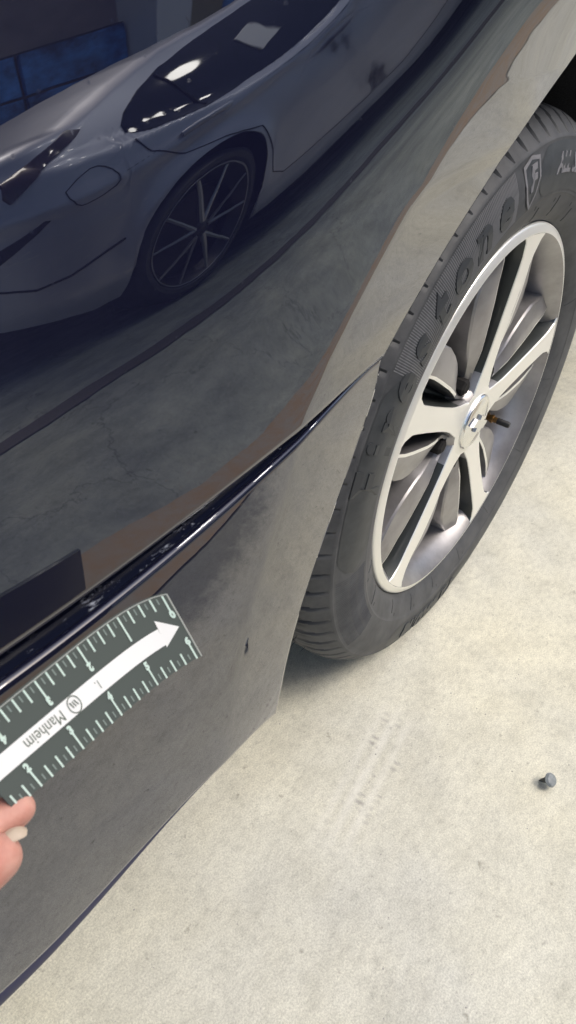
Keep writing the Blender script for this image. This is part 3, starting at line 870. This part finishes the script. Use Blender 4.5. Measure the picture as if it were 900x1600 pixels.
def nail(tip, back, side_hint, wd, ln, out_push):
    d = (tip - back).normalized(); s = d.cross(side_hint).normalized(); up = s.cross(d).normalized()
    V = []
    for i in range(7):
        f_ = i / 6
        for j in range(7):
            g = j / 6 * 2 - 1
            w_ = wd * max(.22, (1 - max(0, (f_ - .55) / .45) ** 2.2) ** .5) * (.86 + .14 * min(1, f_ / .4))
            V.append(tip + d * (ln * (f_ - .66)) + s * (g * w_) + up * (out_push - .42 * abs(g) ** 2 * w_ - .0011 * (f_ - .35) ** 2 * 4))
    V2 = V + [v - up * .0005 for v in V]
    F = grid_faces(7, 7) + grid_faces(7, 7, flip=True, off=49) + [(j, 49 + j, 50 + j, j + 1) for j in range(6)] + [(42 + j, 43 + j, 92 + j, 91 + j) for j in range(6)]
    return mesh('fingernail', V, F[:36], nail_m, hand, True) if False else mesh('fingernail', V2, F, nail_m, hand, True)
upv = Vector(MC @ np.array([.35, -.80, -.45]))
nail(pv[9], pv[8], Vector(MC @ np.array([.22, -.80, .02])), .0036, .0074, .0066)

# ------------------------------------------------------------------ dropped push fastener on the floor
fast_m = mat('grey_plastic', (.20, .225, .235), .45)
noise_col(fast_m, (.17, .19, .20), (.27, .29, .29), 200, 4)
fast_d = mat('dark_grey_plastic', (.045, .05, .052), .55)
ax = Vector((-.06, -.48, .60)).normalized()       # axis from the tip up to the head
hc = Vector((-.1600, -.2520, .0135))
def ring_lathe(name, prof, m, parent, n=24):
    a = ax.cross(Vector((0, 0, 1))).normalized(); c_ = ax.cross(a)
    V = []
    for r_, h in prof:
        for k in range(n):
            q = 2 * PI * k / n
            V.append(hc + ax * h + a * (r_ * math.cos(q)) + c_ * (r_ * math.sin(q)))
    return mesh(name, V, grid_faces(len(prof), n, close=True), m, parent, True, .7)
fast = empty('push_fastener', (hc.x, hc.y, 0))
tag(fast, 'small grey plastic push fastener with a round flanged head lying on the concrete', 'fastener')
ring_lathe('head', [(.0001, .0042), (.0045, .0040), (.0070, .0031), (.0074, .0018), (.0080, .0012), (.0086, .0004), (.0085, -.0004), (.0070, -.0010), (.0005, -.0012)], fast_m, fast)
ring_lathe('shank', [(.0040, -.0008), (.0040, -.0030), (.0052, -.0034), (.0052, -.0046), (.0036, -.0052), (.0034, -.0075), (.0026, -.0120), (.0004, -.0175)], fast_d, fast, 14)

# ------------------------------------------------------------------ second car, seen mirrored in the navy paint
YC = -1.6
oc_paint = mat('silver_grey_paint', (.42, .425, .45), .36, .45, **{'Coat Weight': .6, 'Coat Roughness': .02, 'Coat IOR': 1.4})
noise_col(oc_paint, (.43, .45, .53), (.48, .50, .58), 5, 4)
glass_m = mat('tinted_glass', (.006, .008, .018), .04, 0, **{'IOR': 1.5})
seam_m = mat('dark_gap', (.006, .006, .008), .6)
tail_m = mat('dark_red_lens', (.03, .004, .006), .08, 0, **{'Coat Weight': 1})
scrape_m = mat('scraped_paint', (.55, .55, .56), .6)
paper_m = mat('white_paper', (.75, .75, .76), .7)
spoke_m = mat('dark_spoke_edge', (.42, .43, .45), .3, .8)
black_wheel = mat('black_wheel', (.02, .02, .022), .35)
TOP = [(.36, .62), (.42, .82), (.50, .925), (.60, .955), (.70, .975), (.80, .99), (.90, 1.035), (1.03, 1.10), (1.18, 1.165), (1.35, 1.205), (1.55, 1.24), (2.0, 1.27), (2.4, 1.27), (2.85, 1.22), (3.25, 1.02), (3.5, .95), (4.2, .84), (4.45, .72), (4.5, .5)]
OWX, OWX2 = 1.21, 3.80
def zbot(x):
    z = float(np.interp(x, [.36, .45, .75, .9, 4.2, 4.5], [.34, .26, .185, .20, .20, .3]))
    for wx_ in (OWX, OWX2):
        d = abs(x - wx_)
        if d < .36: z = max(z, .33 + math.sqrt(.36 ** 2 - d * d))
    return z
def yin(x, z):
    zt_ = float(np.interp(x, [p[0] for p in TOP], [p[1] for p in TOP]))
    i = 0.0
    if z < .32: i += .05 * ((.32 - z) / .15) ** 1.5
    if z > .52: i += .035 * ((z - .52) / .36) ** 2
    if z > .86: i += .42 * (z - .86) ** 1.15 + .03 * min(1, (z - .86) / .03)
    i += .30 * max(0, (.75 - x) / .4) ** 2 + .30 * max(0, (x - 4.0) / .5) ** 2
    # flared wheel arches and a waist crease
    for wx_ in (OWX, OWX2):
        q = math.hypot(x - wx_, z - .33)
        i -= .022 * math.exp(-((q - .36) / .05) ** 2)
    zc_ = .74 + .14 * min(1, max(0, (x - .7) / .8))
    i -= .012 * math.exp(-((z - zc_ + .02) / .03) ** 2)
    i -= .014 * math.exp(-((z - .235) / .022) ** 2) * (1 if 1.5 < x < 3.4 else 0)
    i += .004 * math.exp(-((z - .52) / .10) ** 2)
    return i
oxs = sorted(set([round(.36 + .02 * k, 3) for k in range(208)] + [OWX - .3599, OWX - .358, OWX - .35, OWX + .35, OWX + .358, OWX + .3599, OWX2 - .3599, OWX2 + .3599]))
V, rows = [], 34
for x in oxs:
    zb_ = zbot(x); zt_ = float(np.interp(x, [p[0] for p in TOP], [p[1] for p in TOP])); zt_ = max(zt_, zb_ + .02)
    for k in range(rows):
        z = zb_ + (zt_ - zb_) * k / (rows - 1)
        V.append((x, YC - yin(x, z), z))
    yt_ = YC - yin(x, zt_)
    for f_ in (.08, .25, .5, .75, .92):
        V.append((x, yt_ + (-3.35 - 0 - (yt_ - YC) - yt_) * f_, zt_ + .05 * (1 - (2 * f_ - 1) ** 4)))
    for k in range(rows - 1, -1, -6):
        z = zb_ + (zt_ - zb_) * k / (rows - 1)
        V.append((x, -3.35 + yin(x, z), z))
ncol = rows + 5 + len(range(rows - 1, -1, -6))
ocar = empty('silver_car', (2.4, -2.45, 0))
tag(ocar, 'silver grey saloon parked alongside, mirrored in the navy paint, with a scraped rear corner', 'car')
mesh('body', V, grid_faces(len(oxs), ncol), oc_paint, ocar, True, .9)
# fill rear and front ends
fr = [tuple(V[k]) for k in range(ncol)]; mesh('end_panel', fr, [tuple(range(ncol))], oc_paint, ocar, False)
fr = [tuple(v) for v in V[-ncol:]]; mesh('end_panel', fr, [tuple(range(ncol))], oc_paint, ocar, False)
bm = bmesh.new(); box(bm, (2.4, -2.46, .50), (3.7, 1.50, .50)); bm_obj('underbody', bm, dark_plastic, ocar)
def on_side(pts, lift, name, m, parent=ocar):
    """a panel following the side, outlined by x, z points"""
    bm = bmesh.new()
    vs = [bm.verts.new((x, 0, z)) for x, z in pts]
    f_ = bm.faces.new(vs)
    bmesh.ops.triangulate(bm, faces=[f_])
    for _ in range(3): bmesh.ops.subdivide_edges(bm, edges=[e for e in bm.edges if e.calc_length() > .05], cuts=1, use_grid_fill=False); bmesh.ops.triangulate(bm, faces=bm.faces[:])
    r = bmesh.ops.extrude_face_region(bm, geom=bm.faces[:])
    ex = set(g for g in r['geom'] if isinstance(g, bmesh.types.BMVert))
    for v in bm.verts: v.co.y = YC - yin(v.co.x, v.co.z) + (-.012 if v in ex else lift)
    bmesh.ops.recalc_face_normals(bm, faces=bm.faces[:])
    return bm_obj(name, bm, m, parent, True, .9)
def seam_line(pts, wd, name, m=seam_m, lift=.0012):
    P = []
    for (x0_, z0_), (x1_, z1_) in zip(pts, pts[1:]):
        n = max(2, int(math.hypot(x1_ - x0_, z1_ - z0_) / .02))
        for k in range(n): P.append((x0_ + (x1_ - x0_) * k / n, z0_ + (z1_ - z0_) * k / n))
    P.append(pts[-1])
    return tube(name, [(x, YC - yin(x, z) + lift, z) for x, z in P], wd, m, ocar, 6)
WIN = [(.905, .93), (.905, .895), (.95, .875), (1.05, .87), (1.18, .868), (1.37, .89), (1.55, .905), (1.8, .925), (2.9, .96), (3.1, .985), (2.85, 1.13), (2.4, 1.215), (2.0, 1.24), (1.5, 1.205), (1.43, 1.195), (1.30, 1.16), (1.14, 1.10), (1.02, 1.035), (.935, .97)]
win = on_side(WIN, .004, 'side_window', glass_m)
seam_line([(1.16, .875), (1.10, 1.07)], .004, 'window_divider', lift=.006)
on_side([(1.385, 1.08), (1.445, 1.115), (1.50, 1.01), (1.44, .975)], .008, 'paper_notice', paper_m)
seam_line([(.89, .86), (.93, .79), (1.05, .725), (1.22, .705), (1.42, .65), (1.58, .50), (1.66, .38), (1.78, .33), (2.14, .32), (2.30, .31)], .0020, 'door_gap')
seam_line([(1.56, .86), (1.60, .82), (1.67, .75), (1.88, .59), (2.13, .41), (2.28, .32)], .0020, 'door_gap')
seam_line([(.665, .765), (.70, .795), (.745, .818), (.765, .818), (.785, .806), (.803, .785), (.812, .76), (.81, .735), (.797, .718), (.76, .704), (.71, .692), (.692, .693), (.678, .704), (.665, .735), (.665, .765)], .0016, 'fuel_flap_gap')
seam_line([(.65, .765), (.82, .755), (1.08, .81), (1.32, .845), (1.55, .86)], .0012, 'waist_crease', m=seam_m, lift=-.0015)
for x0_ in (1.04, 1.62):
    tube('door_handle', [(x0_ + .0, YC - yin(x0_, .80) + .004, .80), (x0_ + .03, YC - yin(x0_ + .03, .81) + .028, .812), (x0_ + .15, YC - yin(x0_ + .15, .82) + .028, .822), (x0_ + .19, YC - yin(x0_ + .19, .825) + .004, .825)], .012, oc_paint, ocar, 10)
on_side([(.53, .815), (.54, .79), (.64, .875), (.775, .945), (.80, .965), (.77, .98), (.68, .935), (.54, .87)], .012, 'tail_light', tail_m)
seam_line([(.45, .46), (.55, .41), (.64, .42), (.73, .455), (.82, .485)], .0055, 'bumper_gap')
on_side([(.47, .62), (.60, .685), (.615, .68), (.58, .65), (.48, .57)], .003, 'reflector_recess', seam_m)
bm = bmesh.new(); rnd = random.Random(3)
for k in range(36):
    x = rnd.uniform(.46, .80); z = rnd.choice([rnd.gauss(.60, .05), rnd.gauss(.50, .03), rnd.gauss(.33, .04)])
    l, hgt = rnd.uniform(.008, .04), rnd.uniform(.0015, .005)
    sl_ = rnd.uniform(.1, .5)
    q = [(x, z), (x + l, z + l * sl_), (x + l, z + l * sl_ + hgt), (x, z + hgt * .4)]
    bm.faces.new([bm.verts.new((a, YC - yin(a, c_) + .0025, c_)) for a, c_ in q])
o = bm_obj('scrapes', bm, scrape_m, ocar); o['kind'] = 'stuff'
def other_wheel(wx_):
    def lz(prof, n=64):
        V = []
        for r_, y_ in prof:
            for k in range(n):
                q = 2 * PI * k / n; V.append((wx_ + r_ * math.cos(q), y_, .33 + r_ * math.sin(q)))
        return V, grid_faces(len(prof), n, close=True)
    V, F = lz([(.266, YC - .010), (.268, YC - .004), (.262, YC - .003), (.252, YC - .014), (.215, YC - .06), (.21, YC - .16), (.02, YC - .16)])
    wh = mesh('wheel', V, F, black_wheel, ocar, True, .6)
    V, F = lz([(.266, YC - .008), (.28, YC + .004), (.30, YC + .006), (.32, YC - .012), (.330, YC - .04), (.330, YC - .2), (.25, YC - .21)])
    mesh('tyre', V, F, smooth_rubber, wh, True, .6)
    V, F = lz([(.2665, YC - .0025), (.2685, YC - .001), (.2635, YC - .001), (.2615, YC - .0045)])
    mesh('rim_edge', V, F, spoke_m, wh)
    for k in range(5):
        for s in (-1, 1):
            q0 = math.radians(90 + 72 * k); q1 = q0 + s * math.radians(17)
            p0 = Vector((wx_ + .035 * math.cos(q0), YC - .022, .33 + .035 * math.sin(q0))); p1 = Vector((wx_ + .258 * math.cos(q1), YC - .008, .33 + .258 * math.sin(q1)))
            tube('spoke', [p0, p0.lerp(p1, .5), p1], [.012, .0085, .0065], spoke_m, wh, 6)
    V, F = lz([(.045, YC - .024), (.04, YC - .016), (.0005, YC - .014)], 24)
    mesh('centre_cap', V, F, black_wheel, wh)
other_wheel(OWX); other_wheel(OWX2)

# ------------------------------------------------------------------ building behind the second car
BY = -7.0
bw_m = mat('brown_cladding', (.055, .04, .04), .7)
noise_col(bw_m, (.16, .135, .14), (.26, .22, .21), 1.4, 6)
col_m = mat('pale_column', (.62, .64, .68), .6)
ol_m = mat('olive_panel', (.22, .19, .09), .6)
bgl_m = mat('blue_glass', (.010, .028, .09), .15, 0, **{'IOR': 1.6})
noise_col(bgl_m, (.004, .02, .09), (.08, .34, .95), 2.6, 6, .68, .38, .74)
mull_m = mat('dark_mullion', (.015, .016, .022), .5)
bld = empty('glazed_building', (4, BY, 0))
tag(bld, 'brown building with a band of blue windows, mirrored beyond the silver car', 'building')
bm = bmesh.new(); box(bm, (3, BY - 1.6, 3.6), (26, 3, 7.2)); bm_obj('wall', bm, bw_m, bld)
bm = bmesh.new(); box(bm, (3, BY - .06, .55), (26, .12, 1.1)); bm_obj('base_wall', bm, col_m, bld)
for xc_ in (6.02, .2, -5.6):
    bm = bmesh.new(); box(bm, (xc_, BY + .06, 3.6), (.34, .5, 7.18)); bm_obj('column', bm, col_m, bld)
for x0_, x1_ in ((6.2, 6.75), (4.4, 4.85)):
    bm = bmesh.new(); box(bm, ((x0_ + x1_) / 2, BY - .02, 2.2 if x0_ > 5 else 1.4), (x1_ - x0_, .2, 3.6 if x0_ > 5 else .9)); bm_obj('olive_panel', bm, ol_m, bld)
for x0_, x1_ in ((.4, 5.84), (-5.4, .0), (6.8, 12.0)):
    nP = 5
    for k in range(nP):
        for r_ in range(2):
            a = x0_ + (x1_ - x0_) * k / nP; c_ = x0_ + (x1_ - x0_) * (k + 1) / nP
            z0_, z1_ = ((1.80, 2.30), (2.34, 2.86))[r_]
            bm = bmesh.new(); box(bm, ((a + c_) / 2, BY - .05, (z0_ + z1_) / 2), (c_ - a - .06, .12, z1_ - z0_)); bm_obj('window', bm, bgl_m, bld)
    bm = bmesh.new(); box(bm, ((x0_ + x1_) / 2, BY - .08, 2.32), (x1_ - x0_, .10, 1.16)); bm_obj('window_frame', bm, mull_m, bld)

# ------------------------------------------------------------------ lamp gantry over the parking bay (its lamps glint on the silver car)
lamp_e = bpy.data.materials.new('lamp_disc'); lamp_e.use_nodes = True
t = lamp_e.node_tree; t.nodes.clear()
em = t.nodes.new('ShaderNodeEmission'); em.inputs[0].default_value = (1, .97, .92, 1); em.inputs[1].default_value = 45
ou = t.nodes.new('ShaderNodeOutputMaterial'); t.links.new(em.outputs[0], ou.inputs[0])
housing = mat('lamp_housing', (.25, .25, .26), .4, .5)
k = 0
for xx, yy in ((2.0, -.6), (2.9, -1.0), (3.8, -.4), (4.8, -.9), (2.5, .9), (3.6, 1.2)):
    lp = empty('hanging_lamp', (xx, yy, 4.6))
    tag(lp, 'round hanging lamp above the bay, seen only as a glint on the silver car', 'lamp', 'round lamps above the bay')
    V, F = [], []
    for r_, h in ((.02, .16), (.08, .15), (.17, .02), (.175, 0), (.165, 0)):
        for q in range(24): V.append((xx + r_ * math.cos(2 * PI * q / 24), yy + r_ * math.sin(2 * PI * q / 24), 4.6 + h))
    mesh('housing', V, grid_faces(5, 24, close=True), housing, lp)
    mesh('lamp_disc', [(xx + .165 * math.cos(2 * PI * q / 24), yy + .165 * math.sin(2 * PI * q / 24), 4.6) for q in range(24)], [tuple(range(24))[::-1]], lamp_e, lp, False)
    tube('cord', [(xx, yy, 4.75), (xx, yy, 6.2)], .01, housing, lp, 6)
